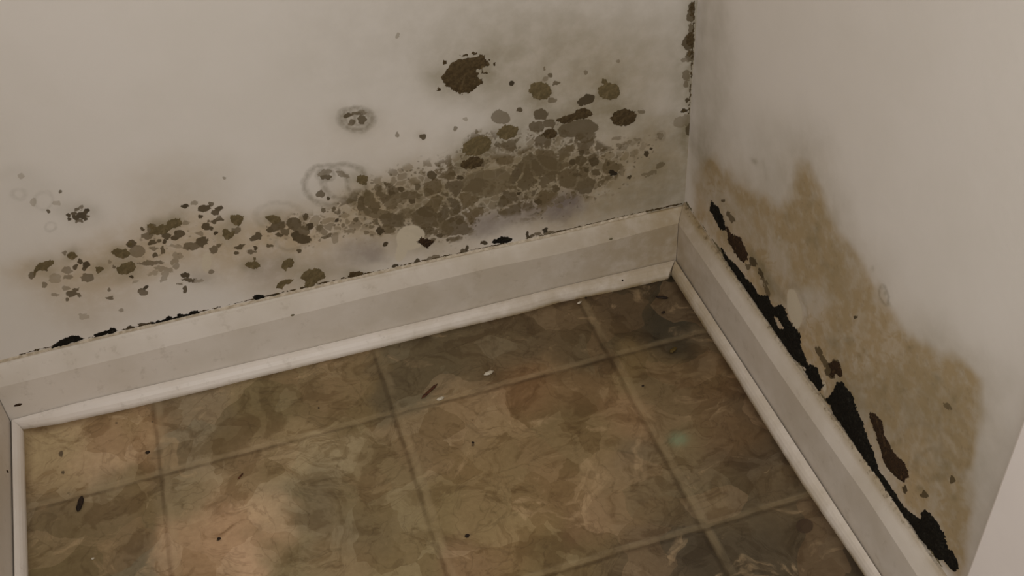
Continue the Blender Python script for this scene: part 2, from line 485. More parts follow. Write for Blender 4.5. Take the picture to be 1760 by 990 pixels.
SOFT_BACK = """800 128 66 46 0 .42;613 206 40 26 0 .40;727 235 10 10 0 .35;683 62 9 9 0 .12;1072 200 34 24 0 .40;1047 152 34 30 0 .38;929 160 34 30 0 .36;990 205 74 36 -12 .42;885 215 50 44 0 .34;818 262 48 40 0 .40
860 310 115 50 -6 .52;960 290 90 50 0 .45;1080 265 70 26 -25 .36;1120 295 50 24 -25 .34;1150 222 60 22 -15 .36;1187 225 26 26 0 .42;1185 100 22 110 2 .42;1040 60 220 120 0 .40;1100 170 150 100 0 .26;850 60 140 90 0 .24;950 130 140 90 0 .26;1189 110 7 200 2 .6;1130 330 90 60 -10 .5;1060 350 120 50 -14 .3;1160 270 50 60 0 .35;660 60 180 160 0 .20;1186 235 12 26 0 .5;840 330 150 60 -8 .45;940 260 90 50 -10 .3;700 370 110 50 0 .22
139 370 34 22 0 .35;60 345 80 40 0 .12;30 300 40 16 0 .10;340 320 80 50 0 .13;270 330 60 40 0 .06;590 320 70 50 0 .18;700 350 90 60 0 .26;500 355 50 30 0 .16;620 470 70 30 -10 .14;760 360 70 50 0 .24;1130 330 60 40 -10 .22;1000 350 90 34 -8 .22;1180 320 16 90 2 .12;340 475 30 16 0 .16;145 544 30 20 0 .08;1187 20 14 40 0 .45"""

YEL_BACK = """110 475 85 40 0 .42;220 450 90 50 0 .48;300 410 80 52 0 .42;390 410 70 50 0 .42;500 400 70 40 0 .52;440 460 90 50 0 .30;620 370 70 50 0 .50;700 350 80 50 0 .50;860 315 120 60 0 .60;1010 300 90 60 0 .40;1100 310 90 70 0 .34;1140 260 60 50 0 .3;560 440 90 50 0 .30;160 530 100 40 0 .22;750 420 90 40 0 .34;980 380 120 30 -12 .38;950 120 160 90 0 .18;1080 170 120 130 0 .22;300 320 110 50 0 .14;640 240 120 50 0 .12;520 490 80 30 -12 .25;45 465 40 24 0 .25"""

VIO_BACK = """618 432 40 20 -6 .42;460 467 38 34 0 .26;830 386 46 20 -10 .62;897 366 40 18 -10 .52;960 356 38 22 -14 .78;985 348 20 14 0 .5;345 478 30 12 0 .20;645 440 22 12 0 .3;570 455 30 16 0 .15;700 470 30 10 0 .1"""

CELL_BACK = """860 300 125 60 -8 .85;750 350 80 52 0 .80;960 270 90 56 0 .72;680 345 70 44 0 .62;600 375 70 34 0 .45;760 395 50 26 0 .72;520 395 60 30 0 .36;1010 290 50 40 0 .55;290 415 90 34 0 .22;1090 265 60 24 -20 .3;900 345 70 26 0 .55;830 240 40 26 0 .35"""

BARE_BACK = """706 408 26 24 -20 .62;690 432 12 22 20 .58;355 450 11 24 0 .55;480 420 12 7 0 .35;935 420 1 1 0 0;860 180 1 1 0 0"""

RINGS_BACK = """562 318 38 34 0 6 .6;592 312 38 30 0 6 .6;617 341 16 13 0 6 .95;617 341 15 12 0 4 .9;613 205 27 18 0 7 .75;622 204 12 10 0 4 .6;603 207 9 8 0 3 .6;700 345 24 16 0 4 .45;480 372 40 24 0 5 .22;742 325 22 26 0 4 .35;703 385 16 12 0 3 .3;760 335 12 16 0 3 .4;1135 234 8 7 0 3 .5;500 415 26 16 0 4 .35;86 391 9 8 0 3 .25;33 333 12 8 0 4 .22;75 345 16 14 0 4 .18;998 276 14 12 0 3 .25;560 300 14 9 0 4 .6"""

STAIN_RIGHT = [(1204, 262), (1232, 268), (1262, 300), (1300, 325), (1335, 352), (1362, 330), (1372, 282), (1396, 285), (1412, 335),
               (1436, 400), (1480, 440), (1516, 500), (1556, 560), (1600, 600), (1655, 618), (1688, 650), (1688, 740), (1672, 820), (1668, 900), (1648, 1010),
               (1600, 960), (1500, 810), (1400, 665), (1300, 525), (1230, 425), (1196, 372), (1196, 310)]

DARK_RIGHT = """1225 285 12 16 -10 .50;1240 295 20 10 20 .34;1226 310 6 20 -20 .35;1390 340 22 60 -4 .62;1398 400 30 60 -20 .50;1300 350 14 60 -52 .42;1330 375 12 40 -50 .42;1420 470 36 60 -35 .46;1470 540 40 60 -35 .36;1310 400 26 40 -30 .2;1430 560 30 40 -40 .25;1385 460 22 60 -15 .35
1500 640 60 60 -45 .34;1560 660 60 46 -40 .38;1620 660 60 40 -20 .42;1660 700 30 70 0 .42;1600 740 60 60 0 .28;1650 790 22 60 10 .30;1590 830 50 50 0 .22;1540 740 30 70 -30 .25;1440 640 20 40 -40 .4;1330 470 16 50 -35 .28;1292 440 10 40 -30 .3;1350 540 12 50 -30 .34;1308 500 10 40 -30 .35;1640 930 20 60 0 .3;1230 380 14 60 -20 .25;1345 450 16 40 -30 -.3;1400 520 26 34 -20 -.45;1365 520 30 30 0 -.3;1370 590 30 30 -40 .25;1440 660 14 14 0 .3;1450 720 30 50 -40 .2"""

SPOTS_RIGHT = """1521 500 3 3 0 .3;1470 545 2.5 2.5 0 .75;1243 345 3 2.5 0 .6;1252 368 3 4 0 .6;1258 376 4 6 -30 .55;1286 458 4 4 0 .5;1294 450 5 7 -30 .7;1298 440 5 8 -20 .4;1308 470 3 8 -25 .7;1313 482 3 10 -25 .5;1318 500 3 8 -25 .5;1325 495 4 14 -25 .4;1312 465 7 14 -30 .4
1408 605 4 9 -20 .6;1415 620 4 12 -25 .55;1424 636 5 10 0 .65;1437 630 6 12 -15 .6;1430 645 5 6 0 .7;1445 655 4 14 -20 .35;1455 670 5 10 -20 .35;1527 665 4 4 0 .35;1570 600 3 3 0 .3;1500 640 4 3 0 .2;1612 658 9 3 40 .3;1628 698 7 4 30 .45;1636 690 3 4 0 .35;1604 670 5 3 20 .2;1527 760 3 3 0 .3;1545 760 5 2 -10 .3;1636 824 4 5 0 .6;1620 815 8 5 0 .3;1628 800 5 5 0 .3;1610 822 8 3 10 .25;1588 850 6 5 40 .6;1583 842 5 4 0 .4;1637 860 3 4 0 .35;1555 842 3 6 0 .7;1590 760 12 2 10 .22;1600 775 12 2 -20 .22;1578 785 3 10 20 .2;1600 795 10 2 40 .22;1615 785 3 8 0 .2;1570 800 8 2 30 .22;1455 585 4 3 0 .3;1448 590 5 2 40 .3;1475 615 4 3 0 .3;1490 600 4 2 0 .25;1424 592 10 4 40 .35;1500 690 5 3 30 .3;1538 700 6 2 30 .25;1560 680 5 2 -20 .22
1395 345 3 8 0 .25;1385 350 3 6 0 .25;1400 395 4 6 0 .3;1386 415 4 5 0 .3;1398 418 3 8 0 .3;1410 460 5 4 0 .28;1428 468 4 8 -20 .25;1352 375 4 10 0 .2;1500 460 2 2 0 .2;1290 275 2 6 -30 .3;1310 290 3 10 -20 .2;1530 520 6 3 50 .2"""

HALO_RIGHT = """1240 130 30 180 2 .18;1230 40 26 90 2 .22;1215 200 22 80 0 .24;1210 260 14 50 0 .22;1390 270 40 60 0 .22;1340 250 60 60 0 .14;1290 250 60 50 0 .12;1500 470 60 60 -30 .14;1600 580 80 40 20 .18;1330 320 60 40 0 .18;1690 720 60 100 0 .20;1690 860 50 90 0 .28;1440 350 60 80 0 .08;1700 640 60 50 0 .12;1400 400 60 90 -15 .38;1290 370 70 50 50 .28;1240 330 30 50 -10 .25;1450 520 60 90 -35 .32;1560 680 90 90 -20 .34;1620 740 70 120 -10 .32;1630 890 40 90 0 .28;1500 680 60 70 -40 .28;1340 460 30 70 -35 .22;1430 600 30 50 -30 .3;1335 500 8 40 -32 .5;1318 470 8 40 -30 .5;1250 390 8 40 -25 .4;1480 700 14 60 -32 .4;1203 60 10 120 2 .3;1202 250 14 30 0 .4;1420 740 10 14 0 .2"""

RINGS_RIGHT = """1521 508 8 16 -10 3 .5;1595 775 60 44 20 6 .20;1610 800 36 26 0 5 .22;1480 640 40 30 0 5 .12;1365 530 20 40 -10 4 .25;1640 760 24 60 -10 5 .25;1414 668 8 12 -10 3 .3"""

BARE_RIGHT = """1365 531 12 36 -12 1.0;1416 664 5 11 -20 .8;1412 650 4 6 0 .6;1398 530 22 30 -20 .35"""


def rows(s):
    return [[float(v) for v in r.split()] for line in s.split('\n') for r in line.split(';') if r.strip()]


def paint_fields(P, spots, soft, yel_fn, vio, cell, ring, bare):
    x, y = chart(P)
    u = P[:, 0] - P[:, 1]
    z = P[:, 2]
    wx = x + 9 * (fbm(u * 60, z * 60, 3) - 0.5) * 2
    wy = y + 9 * (fbm(u * 60, z * 60, 9) - 0.5) * 2
    bx = x + 30 * (fbm(u * 18, z * 18, 5) - 0.5) * 2
    by = y + 30 * (fbm(u * 18, z * 18, 6) - 0.5) * 2
    n = len(x)
    F = np.zeros(n)
    I = np.zeros(n)
    SC = np.zeros(n)
    sx = x + 2.2 * (vnoise(u * 260, z * 260, 3) - 0.5) * 2
    sy = y + 2.2 * (vnoise(u * 260, z * 260, 9) - 0.5) * 2
    for cx, cy, rx, ry, an, st in spots:
        r = max(rx, ry) * 1.6 + 10
        k = np.where((abs(x - cx) < r) & (abs(y - cy) < r))[0]
        big = min(rx, ry) > 9
        d = sd_ell((0.5 * wx + 0.5 * x)[k] if big else sx[k], (0.5 * wy + 0.5 * y)[k] if big else sy[k], cx, cy, rx, ry, an)
        f = np.clip(0.5 + (d + (1.0 if not big else 0)) / 8, 0, 1)
        sc = f * (0.35 + st) * (f > 0.42) + f * 0.01
        up = sc > SC[k]
        kk = k[up]
        SC[kk] = sc[up]
        F[kk] = f[up]
        I[kk] = st

    def blobs(tab, X, Y, power=1.0):
        out = np.zeros(n)
        for cx, cy, rx, ry, an, st in tab:
            r = max(rx, ry) * 2.4
            k = np.where((abs(X - cx) < r) & (abs(Y - cy) < r))[0]
            a = math.radians(an)
            dx, dy = X[k] - cx, Y[k] - cy
            q = ((dx * math.cos(a) + dy * math.sin(a)) / rx) ** 2 + ((-dx * math.sin(a) + dy * math.cos(a)) / ry) ** 2
            g = st * np.exp(-(q ** 1.3) * 0.9)
            if st >= 0:
                out[k] = out[k] + g * (1 - out[k])
            else:
                out[k] = out[k] + g
        return np.clip(out, 0, 1)

    S = blobs(soft, 0.6 * bx + 0.4 * wx, 0.6 * by + 0.4 * wy)
    Y = yel_fn(x, y, bx, by, wx, wy, blobs)
    Vi = blobs(vio, wx, wy)
    C = blobs(cell, 0.5 * bx + 0.5 * wx, 0.5 * by + 0.5 * wy)
    B = np.zeros(n)
    for cx, cy, rx, ry, an, st in bare:
        k = np.where((abs(x - cx) < 60) & (abs(y - cy) < 60))[0]
        d = sd_ell((0.4 * wx + 0.6 * x)[k], (0.4 * wy + 0.6 * y)[k], cx, cy, rx, ry, an)
        B[k] = np.maximum(B[k], st * np.clip(0.5 + d / 7, 0, 1))
    Rg = np.zeros(n)
    for cx, cy, rx, ry, an, w, st in ring:
        k = np.where((abs(x - cx) < rx * 2 + 12) & (abs(y - cy) < ry * 2 + 12))[0]
        d = abs(sd_ell((0.5 * wx + 0.5 * x)[k], (0.5 * wy + 0.5 * y)[k], cx, cy, rx, ry, an))
        Rg[k] = np.maximum(Rg[k], st * np.clip(1 - d / w, 0, 1) ** 0.7)
    return np.stack([F, I, S, Y], 1), np.stack([Vi, C, Rg, B], 1)


# ------------------------------------------------------------------ walls and floor
def graded(fine_to, end, step, start=0.0):
    a = list(np.arange(start, fine_to, step))
    v, s = a[-1], step
    while v < end:
        s *= 1.5
        v = min(v + s, end)
        a.append(v)
    return np.array(a)


# colonies on the back wall (outline, material, label, height, raggedness); built further down
BACK = [
    ([('p', [(757, 134), (766, 122), (774, 110), (786, 102), (808, 98), (828, 96), (840, 104), (843, 112), (834, 117), (822, 119), (818, 122), (824, 127), (822, 134), (831, 134), (830, 144), (820, 150), (808, 160), (792, 162), (778, 156), (764, 146)]), ('e', 828, 96, 5, 3, 0), ('e', 842, 104, 4, 3, 30), ('e', 836, 124, 6, 2.5, 0), ('e', 764, 108, 4, 5, 0), ('e', 754, 153, 4, 3, 0), ('e', 798, 96, 5, 2.5, 0), ('e', 815, 92, 5, 3, 0), ('e', 849, 110, 3, 4, 0)], 'dkbrown', 'largest dark brown mould colony with ragged flecks on its rim, high on back wall', .0010, 2.6),
    ([('e', 929, 156, 20, 16, 10)], 'brown', 'round olive-brown mould colony, leftmost of the upper pair', .0007, 2.4),
    ([('e', 1047, 157, 20, 15, 0), ('e', 1039, 140, 6, 6, 0)], 'brown', 'round brown mould colony with a small bump, highest near the corner', .0007, 2.2),
    ([('e', 1072, 202, 23, 15, -8)], 'dkbrown', 'oval dark brown mould colony nearest the room corner', .0008, 2.0),
    ([('p', [(952, 208), (966, 200), (985, 194), (1000, 184), (1014, 188), (1022, 198), (1008, 203), (988, 208), (968, 213)])], 'dkbrown', 'slanting dark brown mould smear left of the oval colony', .0007, 2.0),
    ([('e', 946, 230, 14, 9, -10)], 'dkbrown', 'small dark mould blot under the slanting smear', .0006, 2.2),
    ([('e', 872, 227, 19, 13, -10)], 'brown', 'brown mould patch right above the wide oval colony', .0006, 2.8),
    ([('e', 820, 251, 28, 16, -18)], 'brown', 'wide oval olive-brown mould colony at middle of the back wall', .0007, 2.2),
    ([('e', 814, 280, 18, 11, -12), ('e', 800, 283, 10, 8, 0)], 'dkbrown', 'dark mould colony directly below the wide oval one', .0007, 2.2),
    ([('e', 623, 309, 11, 10, 0)], 'brown', 'brown mould clump on the right rim of the big faint ring', .0006, 2.4),
    ([('p', [(56, 474), (60, 458), (70, 450), (84, 446), (96, 447), (92, 454), (84, 460), (82, 468), (76, 466), (66, 466), (60, 474)])], 'brown', 'leftmost large mould blot with a drooping tail', .0007, 1.6),
    ([('e', 124, 440, 9, 7, 0)], 'brown', 'small round mould blot up right of the leftmost tailed blot', .0006, 1.8),
    ([('p', [(163, 458), (174, 457), (181, 461), (174, 468), (168, 472), (164, 466)])], 'brown', 'small wedge-shaped mould blot left of the round blotch', .0006, 1.2),
    ([('e', 217, 461, 18, 11, -15)], 'brown', 'round dark mould blotch in the left cluster above the baseboard', .0007, 2.0),
    ([('e', 208, 435, 16, 9, 5), ('e', 224, 420, 5, 5, 0)], 'brown', 'knobbly mould blot just above the left round blotch', .0007, 2.2),
    ([('e', 299, 384, 15, 9, -15), ('e', 276, 395, 20, 9, -15), ('e', 260, 389, 8, 6, 0)], 'brown', 'long lumpy olive mould mass topping the left cluster', .0007, 2.4),
    ([('p', [(394, 370), (408, 368), (419, 372), (418, 380), (411, 389), (404, 389), (396, 382)])], 'brown', 'shield-shaped mould spot, upper of two in left centre', .0006, 1.2),
    ([('p', [(380, 394), (388, 392), (396, 398), (406, 396), (402, 406), (394, 414), (386, 412), (382, 404)])], 'brown', 'jagged mould spot right under the shield-shaped one', .0006, 1.8),
    ([('p', [(453, 372), (468, 369), (482, 372), (484, 379), (476, 385), (466, 384), (458, 378)])], 'brown', 'flat bean-shaped mould spot midway along the back wall band', .0006, 1.2),
    ([('e', 435, 455, 13, 7, 0), ('e', 437, 446, 3, 5, 0)], 'brown', 'leaf-shaped mould spot above the middle of the baseboard', .0006, 1.6),
    ([('p', [(482, 460), (486, 450), (494, 444), (504, 444), (507, 452), (502, 460), (494, 462), (492, 470), (488, 464)])], 'brown', 'upright triangular mould spot between leaf-shaped and domed spots', .0006, 1.2),
    ([('p', [(515, 478), (520, 468), (532, 462), (548, 461), (558, 468), (559, 478), (548, 484), (536, 494), (522, 494), (524, 484)])], 'brown', 'large domed brown mould spot touching the baseboard top', .0007, 1.6),
    ([('p', [(474, 496), (476, 486), (490, 480), (508, 479), (502, 486), (490, 490), (486, 498)])], 'brown', 'pale brown mould smear left of the domed spot', .0005, 1.4),
    ([('p', [(712, 415), (720, 412), (724, 405), (730, 410), (740, 411), (748, 416), (742, 420), (736, 427), (728, 425), (722, 420)])], 'red', 'spiky dark star-shaped mould spot above the baseboard centre', .0009, 2.2),
    ([('p', [(86, 600), (96, 588), (112, 580), (124, 576), (136, 577), (143, 582), (134, 587), (116, 592), (100, 597)])], 'black', 'thick black mould tuft on the baseboard top, leftmost', .0022, 1.8),
    ([('e', 172, 575, 11, 4, -10), ('e', 192, 569, 9, 5, -10), ('e', 180, 571, 10, 3, -10)], 'black', 'second dark mould tuft from the left on the baseboard top', .0014, 1.8),
    ([('l', [(262, 556), (280, 552), (300, 547), (320, 542), (340, 537)], 2.6), ('e', 290, 547, 5, 4, 0), ('e', 310, 542, 7, 4, 0), ('e', 334, 537, 8, 4, -10)], 'black', 'thin bristly black mould row on baseboard left of centre', .0012, 2.0),
    ([('e', 444, 511, 11, 5, -6), ('e', 466, 508, 4, 2, 0), ('e', 473, 508, 5, 3, 0)], 'black', 'small black mould tuft below the leaf-shaped spot', .0012, 1.6),
    ([('e', 611, 472, 14, 6, -6)], 'dkbrown', 'low dark mould mound sitting on the baseboard centre', .0012, 1.4),
    ([('e', 864, 413, 15, 6, -4), ('e', 850, 416, 5, 3, 0)], 'black', 'greenish-black mould tuft, rightmost on the back baseboard top', .0014, 1.4),
]
COLONY_HALO = []
for sh_, *_rest in BACK:
    if _rest[0] == 'black' or _rest[2] <= 0.0005:
        continue
    for q_ in sh_:
        if q_[0] == 'e' and max(q_[3], q_[4]) > 6:
            COLONY_HALO.append([q_[1], q_[2], q_[3] * 1.2 + 5, q_[4] * 1.2 + 5, q_[5], 0.5])
        elif q_[0] == 'p':
            a_ = np.array(q_[1])
            m_, e_ = (a_.max(0) + a_.min(0)) / 2, (a_.max(0) - a_.min(0)) / 2
            COLONY_HALO.append([m_[0], m_[1], e_[0] * 1.1 + 5, e_[1] * 1.1 + 5, 0, 0.45])


Z = np.concatenate([[0.0, 0.04, 0.08], graded(0.61, 2.3, 0.0013, 0.09)])
wb, Pb = sheet('wall_back', np.linspace(-L, 0, 760), Z, lambda u, v: (u, 0 * u, v), MAT['wall_back'], (0, 0.1, 0))
ya = lambda x, y, bx, by, wx, wy, blobs: 1.3 * blobs(rows(YEL_BACK), 0.6 * bx + 0.4 * x, 0.6 * by + 0.4 * y)
A, B = paint_fields(Pb, rows(SPOTS_BACK), rows(SOFT_BACK) + COLONY_HALO, ya, rows(VIO_BACK), rows(CELL_BACK), rows(RINGS_BACK), rows(BARE_BACK))
add_attr(wb, 'spots', A)
add_attr(wb, 'tones', B)
tag(wb, 'back wall of off-white paint covered in brown and grey mould stains', 'wall', 'structure')

Yr = -graded(0.74, 2.3, 0.0013)[::-1]
wr, Pr = sheet('wall_right', Yr, Z, lambda u, v: (0 * u, u, v), MAT['wall_back'], (0.1, 0, 0))


def yel_right(x, y, bx, by, wx, wy, blobs):
    d = sd_poly(0.5 * bx + 0.5 * wx, 0.5 * by + 0.5 * wy, STAIN_RIGHT)
    base = sstep(-10, 14, d) * 0.60 + sstep(-60, 6, d) * 0.14
    ext = np.clip(1 - base, 0, 1)
    pos = [r for r in rows(DARK_RIGHT) if r[5] > 0]
    neg = [[*r[:5], -r[5]] for r in rows(DARK_RIGHT) if r[5] < 0]
    v = base + blobs(pos, 0.5 * wx + 0.5 * x, 0.5 * wy + 0.5 * y) * 0.62 * sstep(-12, 8, d)
    v = v * (1 - 0.85 * blobs(neg, wx, wy))
    g = fbm(x / 26, y / 34, 41, 4) - 0.5
    v = v * (1 + 0.9 * g * sstep(-5, 10, d))
    rid = 1 - abs(fbm(wx / 17, wy / 17, 61, 3) - 0.5) * 14
    v = v + 0.30 * np.clip(rid, 0, 1) * sstep(6, 30, d) * sstep(0.42, 0.6, fbm(x / 50, y / 50, 63, 2))
    return np.clip(v, 0, 1)


faint = [q for q in rows(SPOTS_RIGHT) if q[5] < 0.42]
A, B = paint_fields(Pr, [q for q in rows(SPOTS_RIGHT) if q[5] >= 0.42], rows(HALO_RIGHT) + [[q[0], q[1], q[2] * 1.3 + 1.5, q[3] * 1.3 + 1.5, q[4], q[5] * 1.5] for q in faint], yel_right, [], [], rows(RINGS_RIGHT), rows(BARE_RIGHT))
add_attr(wr, 'spots', A)
add_attr(wr, 'tones', B)
tag(wr, 'right wall of pale paint with a tall yellow-brown damp stain and black mould', 'wall', 'structure')


def lx(y):  # face of the left wall
    return -L - LEAN * y


wl, _ = sheet('wall_left', np.linspace(-1.0, 0.0, 30), np.linspace(0, 2.3, 30), lambda u, v: (-L - LEAN * u, u, v), MAT['trim'], (-0.1, 0, 0))
tag(wl, 'plain off-white left wall rising beyond the left frame edge', 'wall', 'structure')
wl.data.materials[0] = plain('plain_wall_paint', PAINT, srgb(217, 207, 195), 0.62, 20)

fx = np.arange(-1.02, 0.001, 0.0022)
fy = -graded(0.72, 2.3, 0.0022)[::-1]
fl, Pf = sheet('floor', fx, fy, lambda u, v: (u, v, 0 * u), floor_material(), (0, 0, -0.05))
tag(fl, 'vinyl floor patterned as brown cleft slate tiles', 'floor', 'structure')
# seams of the tile pattern
c, s = math.cos(GA), math.sin(GA)
dx, dy = Pf[:, 0] - GX, Pf[:, 1] - GY
wob = 0.0022 * (fbm(Pf[:, 0] * 40, Pf[:, 1] * 40, 8) - 0.5) * 2
gu = (c * dx + s * dy + wob) / TILE
gv = (-s * dx + c * dy + wob) / TILE
du = abs(gu - np.round(gu)) * TILE
dv = abs(gv - np.round(gv)) * TILE
seam = np.maximum(sstep(0.0072, 0.002, du), sstep(0.0062, 0.002, dv))
# shade of the embossed seam bevel, painted as a darker line on one side
su = (gu - np.round(gu)) * TILE
sv = (gv - np.round(gv)) * TILE
lip_shade = np.maximum(sstep(0.004, 0.0012, abs(su + 0.0075)), sstep(0.0035, 0.001, abs(sv + 0.006))) * 0.42
lip_shade *= 0.4 + 0.9 * fbm(Pf[:, 0] * 25, Pf[:, 1] * 25, 31)
x, y = chart(Pf)
# stone tones of the printed slabs (survey x, y, reach, colour)
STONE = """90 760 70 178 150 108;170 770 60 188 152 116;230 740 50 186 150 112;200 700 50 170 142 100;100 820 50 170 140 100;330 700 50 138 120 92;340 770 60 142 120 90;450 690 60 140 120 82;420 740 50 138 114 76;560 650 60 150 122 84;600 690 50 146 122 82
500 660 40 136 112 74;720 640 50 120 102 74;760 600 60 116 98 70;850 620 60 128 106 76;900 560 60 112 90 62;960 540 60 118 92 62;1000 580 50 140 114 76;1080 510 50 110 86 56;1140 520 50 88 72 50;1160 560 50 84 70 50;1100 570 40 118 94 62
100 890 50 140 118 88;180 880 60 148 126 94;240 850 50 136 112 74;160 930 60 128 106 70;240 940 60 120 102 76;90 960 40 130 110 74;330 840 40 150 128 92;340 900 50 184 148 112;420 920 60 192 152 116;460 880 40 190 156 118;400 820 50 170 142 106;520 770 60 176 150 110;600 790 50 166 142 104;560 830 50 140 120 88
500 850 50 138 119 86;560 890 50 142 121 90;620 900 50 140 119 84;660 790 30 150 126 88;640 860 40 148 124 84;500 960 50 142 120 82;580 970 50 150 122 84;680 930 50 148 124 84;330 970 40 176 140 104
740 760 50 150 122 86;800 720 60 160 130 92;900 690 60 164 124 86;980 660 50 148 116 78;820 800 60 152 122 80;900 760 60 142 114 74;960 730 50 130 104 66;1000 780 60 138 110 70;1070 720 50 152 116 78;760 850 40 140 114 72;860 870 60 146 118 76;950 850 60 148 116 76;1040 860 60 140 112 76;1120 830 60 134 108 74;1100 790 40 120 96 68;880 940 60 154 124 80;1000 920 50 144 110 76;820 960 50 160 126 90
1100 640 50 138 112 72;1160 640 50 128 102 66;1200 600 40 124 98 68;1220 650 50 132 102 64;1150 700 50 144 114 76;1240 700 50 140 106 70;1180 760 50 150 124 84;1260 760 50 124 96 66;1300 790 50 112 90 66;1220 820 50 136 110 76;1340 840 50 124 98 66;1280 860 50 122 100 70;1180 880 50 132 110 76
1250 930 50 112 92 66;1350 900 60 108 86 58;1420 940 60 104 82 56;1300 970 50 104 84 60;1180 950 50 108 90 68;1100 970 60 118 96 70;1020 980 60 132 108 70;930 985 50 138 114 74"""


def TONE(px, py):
    """scales stone colour by place: paler left, darker at far corner and lower right"""
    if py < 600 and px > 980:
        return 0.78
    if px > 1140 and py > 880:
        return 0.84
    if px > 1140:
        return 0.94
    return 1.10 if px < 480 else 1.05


num = np.zeros((len(x), 3))
den = np.zeros(len(x)) + 1e-9
wx = x + 60 * (fbm(Pf[:, 0] * 14, Pf[:, 1] * 14, 21) - 0.5) * 2
wy = y + 60 * (fbm(Pf[:, 0] * 14, Pf[:, 1] * 14, 22) - 0.5) * 2
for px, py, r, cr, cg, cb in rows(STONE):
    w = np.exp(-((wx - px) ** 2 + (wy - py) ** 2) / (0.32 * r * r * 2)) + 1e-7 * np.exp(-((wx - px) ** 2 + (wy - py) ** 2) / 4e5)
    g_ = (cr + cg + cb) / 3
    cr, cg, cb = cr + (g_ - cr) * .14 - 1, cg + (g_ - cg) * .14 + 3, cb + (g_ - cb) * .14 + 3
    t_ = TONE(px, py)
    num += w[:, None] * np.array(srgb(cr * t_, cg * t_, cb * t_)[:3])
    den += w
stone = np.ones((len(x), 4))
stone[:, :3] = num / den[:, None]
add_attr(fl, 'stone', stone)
spot = np.zeros(len(x))
for px, py, rx, ry, an, st in rows("""1383 904 15 13 0 1;105 780 5 7 0 .8;108 812 4 4 0 .8;120 848 8 6 0 .5;200 727 3 3 0 .7;262 725 3 3 0 .8;690 575 9 5 0 .45;920 925 1 1 0 0;803 922 4 4 0 .8;830 958 4 4 0 .6;545 690 3 3 0 .7;612 742 6 3 10 .5;1047 540 3 3 0 .6;980 708 4 4 0 .5;1168 713 3 3 0 .7;1050 828 3 3 0 .6;1175 905 4 3 0 .8;632 832 6 3 -20 .5;612 866 4 3 0 .6;813 765 4 3 0 .8;770 778 3 3 0 .4;906 545 8 3 -20 .4;318 726 6 4 0 .4;230 872 10 2 -5 .5;1340 873 6 5 0 .5;1020 862 50 10 -4 .0;1120 812 26 8 0 .35;1290 760 16 12 0 .3;375 928 3 3 0 .9;812 722 2.5 2.5 0 .7""")[0:]:
    k = np.where((abs(x - px) < 40) & (abs(y - py) < 40))[0]
    spot[k] = np.maximum(spot[k], st * np.clip(0.5 + sd_ell(x[k], y[k], px, py, rx, ry, an) / 6, 0, 1))
teal = 0.62 * np.exp(-(((x - 1166) / 17) ** 2 + ((y - 755) / 12) ** 2) ** 1.4)
# darker band along the skirting, broken up by noise
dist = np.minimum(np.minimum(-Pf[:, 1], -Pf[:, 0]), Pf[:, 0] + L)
low = np.maximum(lip_shade, 0.75 * sstep(0.045, 0.027, dist) * (0.3 + fbm(Pf[:, 0] * 60, Pf[:, 1] * 60, 77)))
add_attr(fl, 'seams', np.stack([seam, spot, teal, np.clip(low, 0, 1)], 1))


# ------------------------------------------------------------------ trim: profiles swept along the walls, following the measured bow of each line
def fitline(pts, axis, value, take, along, default):
    q = sorted((survey(px, py, axis, value)[along], survey(px, py, axis, value)[take]) for px, py in pts)
    a = np.array(q)
    return lambda s: float(np.interp(s, a[:, 0], a[:, 1])) if len(a) > 1 else default


zt_back = fitline([(0, 622), (88, 600), (339, 541), (400, 527), (591, 482), (734, 450), (941, 406), (1060, 377), (1177, 351)], 1, 0.0, 2, 0, HB)
z2_back = fitline([(0, 666), (130, 634), (400, 568), (680, 499), (845, 460), (960, 437), (1060, 412), (1144, 389)], 1, -TB, 2, 0, H2)
z3_back = fitline([(20, 720), (130, 691), (432, 620), (560, 590), (686, 560), (800, 532), (960, 492), (1162, 445)], 1, -TB, 2, 0, H3)
y4_back = fitline([(40, 738), (100, 729), (220, 703), (350, 672), (425, 653), (520, 630), (640, 601), (780, 566), (900, 538), (960, 520), (1060, 500), (1156, 478)], 2, 0.0, 1, 0, -TS)
zt_right = fitline([(1180, 351), (1302, 524), (1353, 598), (1422, 695), (1514, 821), (1601, 951)], 0, 0.0, 2, 1, HB)
y4_right = fitline([(1157, 478), (1189, 529), (1260, 640), (1303, 711), (1380, 834), (1460, 951), (1486, 990)], 2, 0.0, 0, 1, -TS)


def sweep(name, stations, profile, place, ends, mat, parent=None, smooth_z=None):
    """profile(s) -> list of (depth, z); place(s, depth, z) -> xyz; ends = (fn(depth), fn(depth)) mitred limits"""
    V, W = [], []
    n = None
    for s in stations:
        pr = profile(s)
        n = len(pr)
        for d, z in pr:
            lo, hi = ends[0](d), ends[1](d)
            V.append(place(min(max(s, lo), hi), d, z))
            W.append((s, d, z))
    Fc = []
    m = len(stations)
    for i in range(m - 1):
        for j in range(n):
            k = (j + 1) % n
            Fc.append((i * n + j, i * n + k, (i + 1) * n + k, (i + 1) * n + j))
    Fc.append(tuple(range(n))[::-1])
    Fc.append(tuple((m - 1) * n + j for j in range(n)))
    o = link_mesh(name, V, Fc, mat, parent)
    return o, np.array(W)


def wear(o, W, dirt_fn, grime_fn):
    d = dirt_fn(W[:, 0], W[:, 1], W[:, 2])
    g = grime_fn(W[:, 0], W[:, 1], W[:, 2])
    add_attr(o, 'wear', np.stack([np.clip(d, 0, 1), np.clip(g, 0, 1), 0 * d, 0 * d], 1))


